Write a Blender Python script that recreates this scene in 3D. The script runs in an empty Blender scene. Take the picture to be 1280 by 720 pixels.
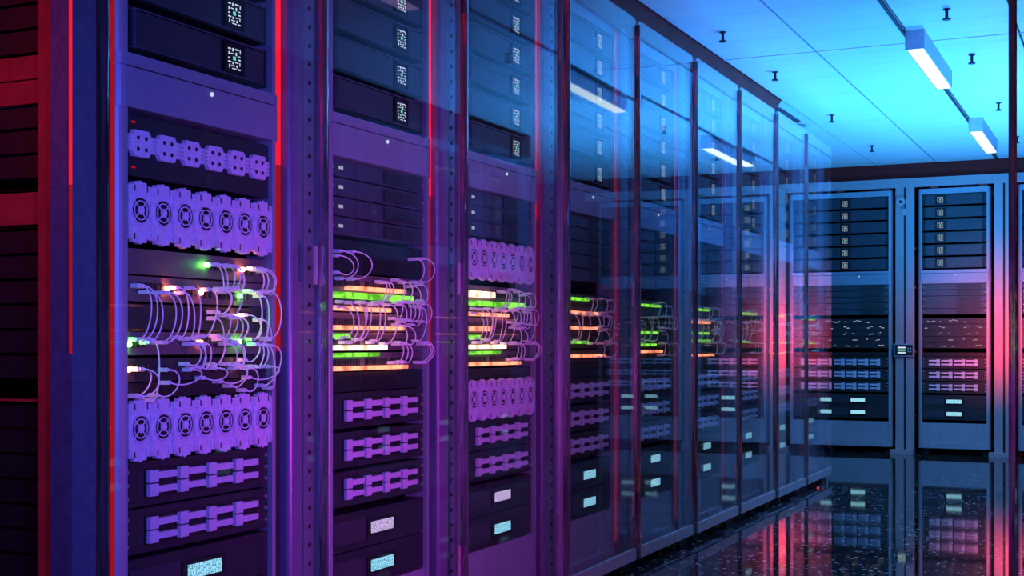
import bpy, math, random
from mathutils import Vector, Matrix
random.seed(7)
sc = bpy.context.scene
col = sc.collection
PI = math.pi

# ------------------------------------------------------------------ camera, light, exposure
CAM_H = 0.87
cd = bpy.data.cameras.new('camera')
cam = bpy.data.objects.new('camera', cd)
col.objects.link(cam)
cd.sensor_width = 36.0
cd.lens = 1655.0 / 1280.0 * 36.0
cd.shift_y = 68.0 / 1280.0
cd.clip_start = 0.02
cam.location = (0, 0, CAM_H)
cam.rotation_euler = (PI / 2, 0, math.atan(774.0 / 1655.0))
sc.camera = cam
sc.view_settings.view_transform = 'Standard'
sc.view_settings.look = 'None'
sc.view_settings.exposure = 0.0
sc.view_settings.gamma = 1.0
sc.view_settings.use_curve_mapping = False
w = bpy.data.worlds.new('world')
sc.world = w
w.use_nodes = True
w.node_tree.nodes['Background'].inputs[0].default_value = (0.05, 0.05, 0.12, 1)
w.node_tree.nodes['Background'].inputs[1].default_value = 0.2
try:
    sc.cycles.max_bounces = 10
    sc.cycles.transparent_max_bounces = 40
    sc.cycles.glossy_bounces = 5
    sc.cycles.diffuse_bounces = 3
    sc.cycles.sample_clamp_indirect = 4.0
    sc.cycles.use_denoising = True
except Exception:
    pass


def spot(name, loc, target, energy, color, angle=120, blend=1.0, radius=0.0):
    l = bpy.data.lights.new(name, 'SPOT')
    l.energy = energy
    l.color = color
    l.spot_size = math.radians(angle)
    l.spot_blend = blend
    l.shadow_soft_size = radius
    o = bpy.data.objects.new(name, l)
    col.objects.link(o)
    o.location = loc
    o.rotation_euler = (Vector(target) - Vector(loc)).to_track_quat('-Z', 'Y').to_euler()
    return o


BLUE = (0.02, 0.28, 1.0)
CYAN = (0.04, 0.37, 1.0)
VIOLET = (0.27, 0.12, 1.0)
MAGENTA = (0.85, 0.055, 0.74)
RED = (1.0, 0.02, 0.02)
# unseen spots added in mid-aisle to turn the ceiling blue and cyan
spot('ceiling_fill_spot', (-0.85, 9.2, 0.6), (-0.95, 9.3, 2.27), 230, CYAN, 150)
spot('ceiling_fill_spot', (-0.75, 7.7, 0.5), (-0.9, 7.8, 2.27), 500, CYAN, 150)
spot('ceiling_fill_spot', (-0.80, 6.0, 0.5), (-0.9, 6.0, 2.27), 175, BLUE, 135)
spot('ceiling_fill_spot', (-0.85, 3.4, 0.4), (-0.9, 3.4, 2.27), 8, BLUE, 140)
# violet and magenta wash on the first racks, blue on the rest
spot('violet_wash', (-0.10, 1.15, 0.95), (-1.76, 2.25, 0.75), 85, VIOLET, 70)
spot('magenta_wash', (-0.05, 2.7, 0.60), (-1.76, 3.2, 0.62), 85, MAGENTA, 90)
spot('blue_wash', (-0.35, 0.5, 1.4), (-1.76, 1.95, 1.0), 80, (0.03, 0.14, 1.0), 64)
spot('blue_wash', (-0.05, 5.8, 1.9), (-1.76, 6.3, 1.45), 44, (0.05, 0.36, 1.0), 110)
spot('blue_wash', (-0.3, 7.6, 1.5), (-1.6, 8.4, 0.9), 26, (0.06, 0.40, 1.0), 140)
spot('blue_wash', (-1.4, 8.3, 1.7), (-1.7, 10.7, 1.0), 38, (0.02, 0.38, 1.0), 100)
# red light on the open row end and around the end wall
spot('red_wash', (-2.35, 0.5, 1.6), (-2.1, 1.86, 1.1), 20, RED, 110)
spot('red_wash', (-0.74, 9.75, 0.90), (-0.90, 10.7, 1.0), 75, (1.0, 0.03, 0.05), 78)

# ------------------------------------------------------------------ materials
MATS = {}


def mat(name, color, rough=0.5, metal=0.0, var=0.12, scale=30.0, bump=0.0, spec=0.5, stretch=(1, 1, 1), coat=0.0):
    if name in MATS:
        return MATS[name]
    m = bpy.data.materials.new(name)
    m.use_nodes = True
    nt = m.node_tree
    b = nt.nodes['Principled BSDF']
    tc = nt.nodes.new('ShaderNodeTexCoord')
    mp = nt.nodes.new('ShaderNodeMapping')
    mp.inputs['Scale'].default_value = stretch
    nz = nt.nodes.new('ShaderNodeTexNoise')
    nz.inputs['Scale'].default_value = scale
    nz.inputs['Detail'].default_value = 4
    cr = nt.nodes.new('ShaderNodeValToRGB')
    cr.color_ramp.elements[0].position = 0.3
    cr.color_ramp.elements[1].position = 0.7
    cr.color_ramp.elements[0].color = tuple(max(0, c * (1 - var)) for c in color) + (1,)
    cr.color_ramp.elements[1].color = tuple(min(1, c * (1 + var)) for c in color) + (1,)
    nt.links.new(tc.outputs['Object'], mp.inputs[0])
    nt.links.new(mp.outputs[0], nz.inputs['Vector'])
    nt.links.new(nz.outputs['Fac'], cr.inputs[0])
    nt.links.new(cr.outputs[0], b.inputs['Base Color'])
    b.inputs['Roughness'].default_value = rough
    b.inputs['Metallic'].default_value = metal
    b.inputs['Specular IOR Level'].default_value = spec
    b.inputs['Coat Weight'].default_value = coat
    if bump:
        bp = nt.nodes.new('ShaderNodeBump')
        bp.inputs['Strength'].default_value = bump
        bp.inputs['Distance'].default_value = 0.01
        nt.links.new(nz.outputs['Fac'], bp.inputs['Height'])
        nt.links.new(bp.outputs[0], b.inputs['Normal'])
    MATS[name] = m
    return m


def glow(name, color, strength, speck=None):
    if name in MATS:
        return MATS[name]
    m = bpy.data.materials.new(name)
    m.use_nodes = True
    nt = m.node_tree
    nt.nodes.clear()
    out = nt.nodes.new('ShaderNodeOutputMaterial')
    e = nt.nodes.new('ShaderNodeEmission')
    e.inputs[0].default_value = tuple(color) + (1,)
    e.inputs[1].default_value = strength
    if speck:
        tc = nt.nodes.new('ShaderNodeTexCoord')
        nz = nt.nodes.new('ShaderNodeTexNoise')
        nz.inputs['Scale'].default_value = speck
        cr = nt.nodes.new('ShaderNodeValToRGB')
        cr.color_ramp.elements[0].position = 0.42
        cr.color_ramp.elements[1].position = 0.55
        cr.color_ramp.elements[0].color = tuple(c * 0.35 for c in color) + (1,)
        cr.color_ramp.elements[1].color = tuple(color) + (1,)
        nt.links.new(tc.outputs['Object'], nz.inputs['Vector'])
        nt.links.new(nz.outputs['Fac'], cr.inputs[0])
        nt.links.new(cr.outputs[0], e.inputs[0])
    nt.links.new(e.outputs[0], out.inputs[0])
    MATS[name] = m
    return m


def glass_mat(name, tint, r0):
    """thin pane: clear body, mirror sheen that grows towards grazing angles (Schlick)"""
    m = bpy.data.materials.new(name)
    m.use_nodes = True
    nt = m.node_tree
    nt.nodes.clear()
    out = nt.nodes.new('ShaderNodeOutputMaterial')
    tr = nt.nodes.new('ShaderNodeBsdfTransparent')
    tr.inputs[0].default_value = tuple(tint) + (1,)
    gl = nt.nodes.new('ShaderNodeBsdfGlossy')
    gl.inputs['Roughness'].default_value = 0.0
    gl.inputs[0].default_value = (1, 1, 1, 1)
    mx = nt.nodes.new('ShaderNodeMixShader')
    ge = nt.nodes.new('ShaderNodeNewGeometry')
    dt = nt.nodes.new('ShaderNodeVectorMath')
    dt.operation = 'DOT_PRODUCT'

    def M(op, a, b=None):
        n = nt.nodes.new('ShaderNodeMath')
        n.operation = op
        for i, x in enumerate((a, b)):
            if x is None:
                continue
            if isinstance(x, (int, float)):
                n.inputs[i].default_value = x
            else:
                nt.links.new(x, n.inputs[i])
        return n.outputs[0]
    nt.links.new(ge.outputs['Incoming'], dt.inputs[0])
    nt.links.new(ge.outputs['Normal'], dt.inputs[1])
    c = M('ABSOLUTE', dt.outputs['Value'])
    k = M('POWER', M('SUBTRACT', 1.0, c), 7.0)
    f = M('MINIMUM', M('ADD', M('MULTIPLY', k, 2.7), r0), 1.0)
    nt.links.new(f, mx.inputs[0])
    nt.links.new(tr.outputs[0], mx.inputs[1])
    nt.links.new(gl.outputs[0], mx.inputs[2])
    nt.links.new(mx.outputs[0], out.inputs[0])
    MATS[name] = m
    return m


FRAME = mat('frame_metal', (0.34, 0.34, 0.42), 0.42, 0.25, 0.06, 60, stretch=(1, 1, 0.1))
BAND = mat('band_metal', (0.30, 0.30, 0.40), 0.38, 0.2, 0.05, 40)
BLACK = mat('black_metal', (0.012, 0.012, 0.016), 0.45, 0.2)
DARK = mat('dark_metal', (0.035, 0.033, 0.042), 0.42, 0.3)
SERVER = mat('server_face', (0.05, 0.045, 0.065), 0.4, 0.2, 0.15, 20, stretch=(0.3, 1, 8))
SLIM = mat('slim_face', (0.06, 0.065, 0.09), 0.4, 0.2, 0.2, 14)
SWITCHM = mat('switch_face', (0.15, 0.125, 0.13), 0.45, 0.3, 0.1, 60)
PLASTIC = mat('lavender_plastic', (0.68, 0.62, 0.82), 0.45, 0.0, 0.14, 90, bump=0.25)
LATCH = mat('latch_plastic', (0.60, 0.55, 0.72), 0.4, 0.0, 0.08, 50)
CABLE = mat('cable_sheath', (0.92, 0.90, 0.92), 0.45, 0.0, 0.05, 30)
PLUG = mat('plug_plastic', (0.92, 0.88, 0.92), 0.35, 0.0, 0.05, 60)
DIVIDER = mat('divider_paint', (0.22, 0.17, 0.30), 0.35, 0.3, 0.08, 30)
RAIL = mat('rail_steel', (0.26, 0.26, 0.36), 0.32, 0.5, 0.08, 30)
EDGE = mat('polished_edge', (0.42, 0.44, 0.48), 0.16, 0.9, 0.6, 45, bump=0.9, stretch=(1, 1, 0.06))
MAROON = mat('maroon_paint', (0.20, 0.016, 0.016), 0.5, 0.0, 0.2, 6, spec=0.12)
STEELRED = mat('column_paint', (0.45, 0.32, 0.36), 0.35, 0.2, 0.05, 30)
REDPAINT = mat('red_paint', (0.40, 0.03, 0.03), 0.45, 0.1, 0.2, 20, bump=0.1)
CEIL = mat('ceiling_panel', (0.78, 0.80, 0.84), 0.38, 0.1, 0.04, 3, spec=0.3, stretch=(0.4, 4, 1))
WALLM = mat('wall_paint', (0.04, 0.035, 0.05), 0.6, 0, 0.1, 8)
WHITEM = mat('lamp_housing', (0.55, 0.5, 0.62), 0.4, 0.2)
CHROME = mat('bell_metal', (0.6, 0.45, 0.5), 0.3, 0.6)
GLASS = glass_mat('door_glass', (0.94, 0.96, 1.0), 0.014)

LED_RED = glow('led_red', (1.0, 0.008, 0.015), 1.5)
LED_SALMON = glow('led_salmon', (1.0, 0.07, 0.07), 1.5)
LED_DEEP = glow('led_deep_red', (1.0, 0.012, 0.015), 0.42)
G_WHITE = glow('glyph_white', (0.75, 0.85, 1.0), 0.9)
G_TEAL = glow('glyph_teal', (0.25, 1.0, 0.75), 0.7)
SCREEN = glow('screen_cyan', (0.35, 0.80, 1.0), 1.2, 220)
SCREENP = glow('screen_lilac', (0.85, 0.60, 1.0), 1.0, 260)
L_GREEN = glow('lamp_green', (0.12, 1.0, 0.05), 80)
L_ORANGE = glow('lamp_orange', (1.0, 0.20, 0.08), 80)
B_GREEN = glow('bar_green', (0.28, 1.0, 0.06), 1.5, 22)
B_ORANGE = glow('bar_orange', (1.0, 0.26, 0.13), 3.0, 18)
B_CREAM = glow('bar_cream', (1.0, 0.55, 0.32), 4.5, 18)
DASH = glow('dash_white', (0.85, 0.82, 0.95), 0.5)
LAMP = glow('lamp_diffuser', (0.68, 0.88, 1.0), 2.6)

LAMPDIM = glow('lamp_diffuser_dimmed', (0.62, 0.45, 1.0), 1.6)


def floor_mat():
    m = bpy.data.materials.new('granite')
    m.use_nodes = True
    nt = m.node_tree
    b = nt.nodes['Principled BSDF']
    tc = nt.nodes.new('ShaderNodeTexCoord')
    vo = nt.nodes.new('ShaderNodeTexVoronoi')
    vo.inputs['Scale'].default_value = 30
    nz = nt.nodes.new('ShaderNodeTexNoise')
    nz.inputs['Scale'].default_value = 34
    nz.inputs['Detail'].default_value = 3
    cr = nt.nodes.new('ShaderNodeValToRGB')
    e = cr.color_ramp.elements
    e[0].position = 0.0
    e[0].color = (0.92, 0.94, 0.98, 1)
    e[1].position = 0.30
    e[1].color = (0.012, 0.013, 0.018, 1)
    cr2 = nt.nodes.new('ShaderNodeValToRGB')
    e = cr2.color_ramp.elements
    e[0].position = 0.36
    e[0].color = (0, 0, 0, 1)
    e[1].position = 0.5
    e[1].color = (1, 1, 1, 1)
    mx = nt.nodes.new('ShaderNodeMixRGB')
    mx.inputs[1].default_value = (0.012, 0.013, 0.018, 1)
    nt.links.new(tc.outputs['Object'], vo.inputs['Vector'])
    nt.links.new(tc.outputs['Object'], nz.inputs['Vector'])
    nt.links.new(vo.outputs['Distance'], cr.inputs[0])
    nt.links.new(nz.outputs['Fac'], cr2.inputs[0])
    nt.links.new(cr2.outputs[0], mx.inputs[0])
    nt.links.new(cr.outputs[0], mx.inputs[2])
    nt.links.new(mx.outputs[0], b.inputs['Base Color'])
    b.inputs['Roughness'].default_value = 0.04
    b.inputs['IOR'].default_value = 1.6
    b.inputs['Specular IOR Level'].default_value = 0.7
    MATS['granite'] = m
    return m


FLOOR = floor_mat()


# ------------------------------------------------------------------ mesh helpers
class MB:
    def __init__(s):
        s.v = []
        s.f = []

    def box(s, x0, x1, y0, y1, z0, z1):
        n = len(s.v)
        s.v += [(x0, y0, z0), (x1, y0, z0), (x1, y1, z0), (x0, y1, z0), (x0, y0, z1), (x1, y0, z1), (x1, y1, z1), (x0, y1, z1)]
        s.f += [(n, n + 3, n + 2, n + 1), (n + 4, n + 5, n + 6, n + 7), (n, n + 1, n + 5, n + 4), (n + 1, n + 2, n + 6, n + 5), (n + 2, n + 3, n + 7, n + 6), (n + 3, n, n + 4, n + 7)]
        return s

    def prism(s, pts, a0, a1, axis):
        """extrude an outline along axis 'y' (pts = x,z) or 'z' (pts = x,y) or 'x' (pts = y,z)"""
        n, k = len(s.v), len(pts)
        for a in (a0, a1):
            for p, q in pts:
                s.v.append({'y': (p, a, q), 'z': (p, q, a), 'x': (a, p, q)}[axis])
        s.f.append(tuple(range(n, n + k)))
        s.f.append(tuple(range(n + 2 * k - 1, n + k - 1, -1)))
        for i in range(k):
            j = (i + 1) % k
            s.f.append((n + i, n + k + i, n + k + j, n + j))
        return s

    def disc(s, cx, cz, r, y0, y1, n=14):
        return s.prism([(cx + r * math.cos(2 * PI * i / n), cz + r * math.sin(2 * PI * i / n)) for i in range(n)], y0, y1, 'y')

    def ring(s, cx, cz, r0, r1, y0, y1, n=18):
        b = len(s.v)
        for r in (r0, r1):
            for y in (y0, y1):
                for i in range(n):
                    a = 2 * PI * i / n
                    s.v.append((cx + r * math.cos(a), y, cz + r * math.sin(a)))
        for i in range(n):
            j = (i + 1) % n
            A, B, C, D = b + i, b + n + i, b + 2 * n + i, b + 3 * n + i
            a, bb, c, d = b + j, b + n + j, b + 2 * n + j, b + 3 * n + j
            s.f += [(A, a, c, C), (C, c, d, D), (B, D, d, bb), (A, B, bb, a)]
        return s

    def tube(s, pts, r, n=6):
        b = len(s.v)
        P = [Vector(p) for p in pts]
        up = Vector((0.13, 0.9, 0.21)).normalized()
        for i, p in enumerate(P):
            t = (P[min(i + 1, len(P) - 1)] - P[max(i - 1, 0)]).normalized()
            u = t.cross(up)
            if u.length < 1e-4:
                u = t.cross(Vector((1, 0, 0)))
            u.normalize()
            v = t.cross(u)
            for k in range(n):
                a = 2 * PI * k / n
                s.v.append(tuple(p + u * (r * math.cos(a)) + v * (r * math.sin(a))))
        for i in range(len(P) - 1):
            for k in range(n):
                l = (k + 1) % n
                s.f.append((b + i * n + k, b + i * n + l, b + (i + 1) * n + l, b + (i + 1) * n + k))
        s.f.append(tuple(b + k for k in range(n))[::-1])
        e = b + (len(P) - 1) * n
        s.f.append(tuple(e + k for k in range(n)))
        return s

    def mesh(s, name, material, smooth=False):
        me = bpy.data.meshes.new(name)
        me.from_pydata(s.v, [], s.f)
        me.materials.append(material)
        me.update()
        if smooth:
            me.polygons.foreach_set('use_smooth', [True] * len(me.polygons))
        return me


CACHE = {}


def cached(key, fn):
    if key not in CACHE:
        CACHE[key] = fn()
    return CACHE[key]


def obj(name, me, parent=None, loc=(0, 0, 0), rz=0.0):
    o = bpy.data.objects.new(name, me)
    col.objects.link(o)
    o.location = loc
    o.rotation_euler = (0, 0, rz)
    if parent is not None:
        o.parent = parent
    return o


def stuff(o):
    o['kind'] = 'stuff'
    return o


def tag(o, label, cat, group=None, kind=None):
    o['label'] = label
    if cat:
        o['category'] = cat
    if group:
        o['group'] = group
    if kind:
        o['kind'] = kind
    return o


def struct(o, label=None):
    o['kind'] = 'structure'
    if label:
        o['label'] = label
    return o


class Bay:
    """a rack place: local x along the front, local y into the rack, z up"""
    def __init__(s, x, y, rz, phrase):
        s.m = Matrix.Translation((x, y, 0)) @ Matrix.Rotation(rz, 4, 'Z')
        s.rz = rz
        s.phrase = phrase

    def at(s, x, y, z):
        return tuple(s.m @ Vector((x, y, z)))

    def thing(s, name, me, p, label, cat, group=None):
        o = obj(name, me, None, s.at(*p), s.rz)
        return tag(o, label, cat, group)


ORD = ['first', 'second', 'third', 'fourth', 'fifth', 'sixth', 'seventh', 'eighth', 'ninth', 'tenth', 'eleventh', 'twelfth']

# ------------------------------------------------------------------ the room
CEIL_Z = 2.27
X0, X1, Y0, Y1 = -2.95, 1.45, -2.6, 11.75
PITCH = 0.727
ROW_X = -1.76
BAY1 = 2.245

struct(obj('floor', MB().box(X0, X1, Y0, Y1, -0.1, 0.0).mesh('floor', FLOOR)), 'polished dark speckled granite floor')
struct(obj('wall_left', MB().box(X0 - 0.1, X0, Y0, Y1, 0, 2.6).mesh('wall_left', WALLM)), 'dark painted wall behind the rack row')
struct(obj('wall_right', MB().box(X1, X1 + 0.1, Y0, Y1, 0, 2.6).mesh('wall_right', WALLM)), 'dark painted wall behind the facing row')
struct(obj('wall_back', MB().box(X0, X1, Y0 - 0.1, Y0, 0, 2.6).mesh('wall_back', WALLM)), 'dark painted wall at the aisle entrance')
struct(obj('wall_far', MB().box(X0, X1, Y1, Y1 + 0.1, 0, 2.6).mesh('wall_far', WALLM)), 'dark painted wall at the aisle end')
ceiling = struct(obj('ceiling', MB().box(X0, X1, Y0, Y1, CEIL_Z + 0.012, CEIL_Z + 0.15).mesh('ceiling', BLACK)), 'blue lit panelled ceiling over the aisle')
TX, TY = 0.458, 0.50
tile_me = MB().box(-TX / 2 + 0.005, TX / 2 - 0.005, -TY / 2 + 0.0012, TY / 2 - 0.0012, 0, 0.014).mesh('ceiling_panel', CEIL)
for i in range(-6, 3):
    for j in range(28):
        cy = Y0 + 0.11 + TY * (j + 0.5)
        cx = TX * (i + 0.5)
        if i < -4 and cy < 7.7:
            continue
        if cx - TX / 2 < X0 or cy + TY / 2 > Y1:
            continue
        obj('ceiling_panel', tile_me, ceiling, (cx, cy, CEIL_Z))
struct(obj('trim_4', MB().box(-1.83, 0.23, 6.386, 6.394, CEIL_Z - 0.003, CEIL_Z + 0.001).mesh('trim_4', mat('joint_pink', (0.9, 0.55, 0.72), 0.5))), 'thin pink joint strip across the ceiling')
# dropped maroon bulkhead over the rack row (raked end) and over the end wall racks
bh = MB().prism([(Y0, 2.13), (7.35, 2.13), (7.62, CEIL_Z + 0.012), (Y0, CEIL_Z + 0.012)], X0, -1.832, 'x')
struct(obj('trim_1', bh.mesh('trim_1', MAROON)), 'dark maroon bulkhead between rack row and ceiling')
struct(obj('trim_2', MB().box(X0, X1, 10.70, Y1, 2.15, CEIL_Z + 0.012).mesh('trim_2', MAROON)), 'dark maroon bulkhead above the end wall racks')
struct(obj('trim_3', MB().box(0.235, X1, Y0, 8.2, 2.12, CEIL_Z + 0.012).mesh('trim_3', MAROON)), 'dark maroon bulkhead above the facing row')


# ------------------------------------------------------------------ rack
def rounded(x0, x1, y0, y1, r, n=5, lo=True, hi=True):
    """plan outline with rounded front corners (front is low y)"""
    p = [(x1, y1), (x0, y1)]
    if lo:
        p += [(x0 + r - r * math.cos(a), y0 + r - r * math.sin(a)) for a in [PI / 2 * i / n for i in range(n + 1)]]
    else:
        p += [(x0, y0)]
    if hi:
        p += [(x1 - r + r * math.sin(a), y0 + r - r * math.cos(a)) for a in [PI / 2 * i / n for i in range(n + 1)]]
    else:
        p += [(x1, y0)]
    return p


HW, CW = 0.2665, 0.238     # outer and inner half widths of the frame
RT = 2.06


def door_meshes():
    pane = cached('pane', lambda: MB().prism(
        [(-0.712, 0.04), (0.0, 0.04), (0.0, 2.080)] + [(-0.025 + 0.025 * math.cos(a), 2.080 + 0.025 * math.sin(a)) for a in (0.4, 0.8, 1.2, PI / 2)] +
        [(-0.687 + 0.025 * math.cos(a), 2.080 + 0.025 * math.sin(a)) for a in (PI / 2, 2.0, 2.4, 2.8, PI)], -0.003, 0.003, 'y').mesh('glass_door', GLASS))
    edge = cached('edge', lambda: MB().box(-0.7185, -0.7122, -0.012, 0.012, 0.04, 2.085).mesh('edge_trim', EDGE))
    hinge = cached('hinge', lambda: MB().prism([(-0.002 + 0.006 * math.cos(a), 0.008 + 0.006 * math.sin(a)) for a in [2 * PI * i / 10 for i in range(10)]], -0.045, 0.045, 'z').mesh('hinge', CHROME))
    rail = cached('doorrail', lambda: MB().box(-0.711, -0.012, -0.006, 0.006, 0.042, 0.085).mesh('bottom_rail', FRAME))
    return pane, edge, hinge, rail


def rack(bay, label, group, door_angle=0.0, door=True, mirror=False):
    r = bay.thing('server_rack', None, (0, 0, 0), label, 'server rack', group)
    r.empty_display_size = 0.1
    for s in (-1, 1):
        lo, hi = (s < 0), (s > 0)
        me = cached(('post', s), lambda: MB().prism(rounded(min(s * CW, s * HW), max(s * CW, s * HW), 0.0, 0.07, 0.022, lo=lo, hi=hi), 0.05, RT, 'z').mesh('front_post', FRAME))
        obj('front_post', me, r)
        me = cached(('rpost', s), lambda: MB().box(min(s * CW, s * HW), max(s * CW, s * HW), 0.83, 0.88, 0.05, RT).mesh('rear_post', DARK))
        obj('rear_post', me, r)
        me = cached(('side', s), lambda: MB().box(min(s * 0.254, s * 0.262), max(s * 0.254, s * 0.262), 0.07, 0.83, 0.05, RT).mesh('side_panel', BLACK))
        obj('side_panel', me, r)
    obj('back_panel', cached('back', lambda: MB().box(-HW, HW, 0.88, 0.89, 0.05, RT).mesh('back_panel', BLACK)), r)
    obj('top_panel', cached('top', lambda: MB().prism(rounded(-HW, HW, -0.001, 0.89, 0.023), 2.020, 2.062, 'z').mesh('top_panel', FRAME)), r)
    mb = cached('band', lambda: MB().prism(rounded(-HW - 0.003, HW + 0.003, -0.006, 0.05, 0.03), 1.326, 1.404, 'z').prism(
        rounded(-HW - 0.003, HW + 0.003, -0.006, 0.05, 0.03), 1.407, 1.431, 'z').mesh('mid_band', BAND))
    b = obj('mid_band', mb, r)
    obj('lock', cached('lock', lambda: MB().disc(0.012, 1.392, 0.0045, -0.009, -0.005).mesh('lock', G_WHITE)), b)  # lock is no lamp; emission makes it a bright dot
    obj('base_panel', cached('basep', lambda: MB().box(-CW, CW, 0.012, 0.03, 0.095, 0.246).mesh('base_panel', FRAME)), r)
    obj('base_rail', cached('baser', lambda: MB().prism(rounded(-HW, HW, -0.002, 0.89, 0.022), 0.05, 0.095, 'z').mesh('base_rail', FRAME)), r)
    for sx in (-1, 1):
        for y in (0.05, 0.8):
            obj('foot', cached('foot', lambda: MB().prism([(0.022 * math.cos(a), 0.022 * math.sin(a)) for a in [2 * PI * i / 10 for i in range(10)]], 0, 0.05, 'z').mesh('foot', BLACK)), r, (sx * 0.22, y, 0))
    if door:
        pane, edge, hinge, rail = door_meshes()
        d = obj('glass_door', pane, r, (0.358, -0.045, 0), math.radians(door_angle))
        obj('edge_trim', edge, d)
        obj('bottom_rail', rail, d)
        for z in (0.25, 1.05, 1.85):
            obj('hinge', hinge, d, (0, 0, z))
    return r


def divider(bay, label, group, led, z0, z1, full=True):
    """post panel between two racks, local origin on the boundary"""
    d = bay.thing('rack_divider', None, (0, 0, 0), label, 'divider', group)
    obj('back_panel', cached('dback', lambda: MB().box(-0.091, 0.091, 0.052, 0.062, 0.03, 2.07).mesh('back_panel', BLACK)), d)
    obj('cover_strip', cached('dcover', lambda: MB().prism(rounded(-0.050, 0.014, 0.004, 0.05, 0.012), 0.03, 2.07, 'z').mesh('cover_strip', DIVIDER)), d)
    rl = obj('perforated_rail', cached('drail', lambda: MB().box(0.017, 0.064, 0.012, 0.05, 0.03, 2.07).mesh('perforated_rail', RAIL)), d)

    def holes():
        m = MB()
        for k in range(45):
            m.disc(0.042, 0.08 + 0.044 * k, 0.0058, 0.0105, 0.013, 8)
        return m.mesh('perforation', BLACK)
    stuff(obj('perforation', cached('dholes', holes), rl))
    obj('led_channel', cached('dchan', lambda: MB().box(-0.078, -0.054, 0.03, 0.05, 0.03, 2.07).mesh('led_channel', DARK)), d)
    obj('red_glow_strip', cached(('dled', led.name, z0, z1), lambda: MB().box(-0.070, -0.062 if led is LED_RED else -0.058, 0.022, 0.03, z0, z1).mesh('red_glow_strip', led)), d)
    if led is LED_RED:
        obj('red_glow_strip', cached('dledlow', lambda: MB().box(-0.070, -0.062, 0.022, 0.03, 0.85, z0).mesh('red_glow_strip', LED_DEEP)), d)  # dimmer emission imitates the red glow fading downward
    obj('foot', cached('dfoot', lambda: MB().box(-0.05, 0.05, 0.0, 0.06, 0.0, 0.03).mesh('foot', BLACK)), d)
    return d


# ------------------------------------------------------------------ rack equipment
def glyph_mesh():
    """an abstract lit read-out: scattered bars around a small centre light"""
    m = MB()
    q = [(-22, -12, 17, 21), (-8, -3, 14, 22), (2, 16, 18, 22), (19, 22, 12, 22), (-21, -17, 5, 13), (-13, -2, 8, 11), (4, 9, 6, 14), (12, 21, 5, 8),
         (-22, -15, -3, 1), (14, 22, -3, 1), (-22, -11, -11, -7), (-7, -3, -14, -7), (3, 15, -10, -7), (18, 21, -15, -6), (-19, -15, -23, -14), (-11, 2, -18, -15), (-8, 8, -24, -21), (7, 11, -20, -13), (13, 22, -24, -20)]
    for a, b, c, d in q:
        m.box((a + 0.8) / 1000, (b - 0.8) / 1000, -0.0005, 0.0005, (c + 0.7) / 1000, (d - 0.7) / 1000)
    return m.mesh('display_figure', G_WHITE)


def server(bay, z, label, group, mir=1, parts=True, h=0.083):
    key = ('server', mir)

    def body():
        m = MB().box(-0.236, 0.236, 0.014, 0.60, -h / 2, h / 2)
        return m.mesh('rack_server', BLACK)
    s = bay.thing('rack_server', cached(key, body), (0, 0, z), label, 'server', group)

    def face():
        x0, x1 = sorted((-0.214 * mir, 0.062 * mir))
        m = MB().prism(rounded(x0, x1, 0.004, 0.0145, 0.008), -h / 2 + 0.006, h / 2 - 0.010, 'z')
        return m.mesh('face_panel', SERVER)

    def side():
        x0, x1 = sorted((0.142 * mir, 0.212 * mir))
        return MB().box(x0, x1, 0.005, 0.0145, -h / 2 + 0.006, h / 2 - 0.010).mesh('drive_module', SERVER)
    if parts:
        obj('face_panel', cached(('sface', mir), face), s)
        obj('drive_module', cached(('sside', mir), side), s)
        for k in range(2):
            obj('slot_trim', cached(('strim', mir, k), lambda: MB().prism(rounded(-0.216, 0.216, 0.001, 0.0145, 0.012), h / 2 - 0.0085 - 0.0 if k == 0 else -h / 2 + 0.0005, h / 2 - 0.0045 if k == 0 else -h / 2 + 0.0045, 'z').mesh('slot_trim', SLIM)), s)
    d = obj('display', cached('sdisp', lambda: MB().box(-0.029, 0.029, 0.003, 0.0145, -0.032, 0.030).mesh('display', BLACK)), s, (0.102 * mir, 0, -0.002))
    obj('display_figure', cached('glyph', glyph_mesh), d, (0, 0.0024, 0))
    if parts:
        obj('status_dot', cached('sdot', lambda: MB().box(-0.0045, 0.0045, -0.0005, 0.0005, -0.004, 0.004).mesh('status_dot', G_TEAL)), d, (0, 0.0022, 0))
    return s


def slim(bay, z, label, group, mark=True):
    h = 0.044
    s = bay.thing('slim_server', cached('slim', lambda: MB().prism(rounded(-0.236, 0.236, 0.010, 0.45, 0.006), -h / 2, h / 2, 'z').mesh('slim_server', SLIM)), (0, 0, z), label, 'server', group)
    if mark:
        obj('indicator', cached('smark', lambda: MB().box(-0.196, -0.192, 0.0085, 0.0102, -0.004, 0.004).box(-0.189, -0.185, 0.0085, 0.0102, -0.004, 0.004).box(-0.182, -0.178, 0.0085, 0.0102, -0.004, 0.004).mesh('indicator', DASH)), s)
    obj('bay_cover', cached('scover', lambda: MB().box(0.02, 0.20, 0.007, 0.0102, -0.016, 0.016).mesh('bay_cover', DARK)), s)
    for sx in (-1, 1):
        obj('screw', cached('sscrew', lambda: MB().disc(0, 0, 0.004, 0.006, 0.0105, 8).mesh('screw', CHROME)), s, (sx * 0.228, 0, 0))
    return s


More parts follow.
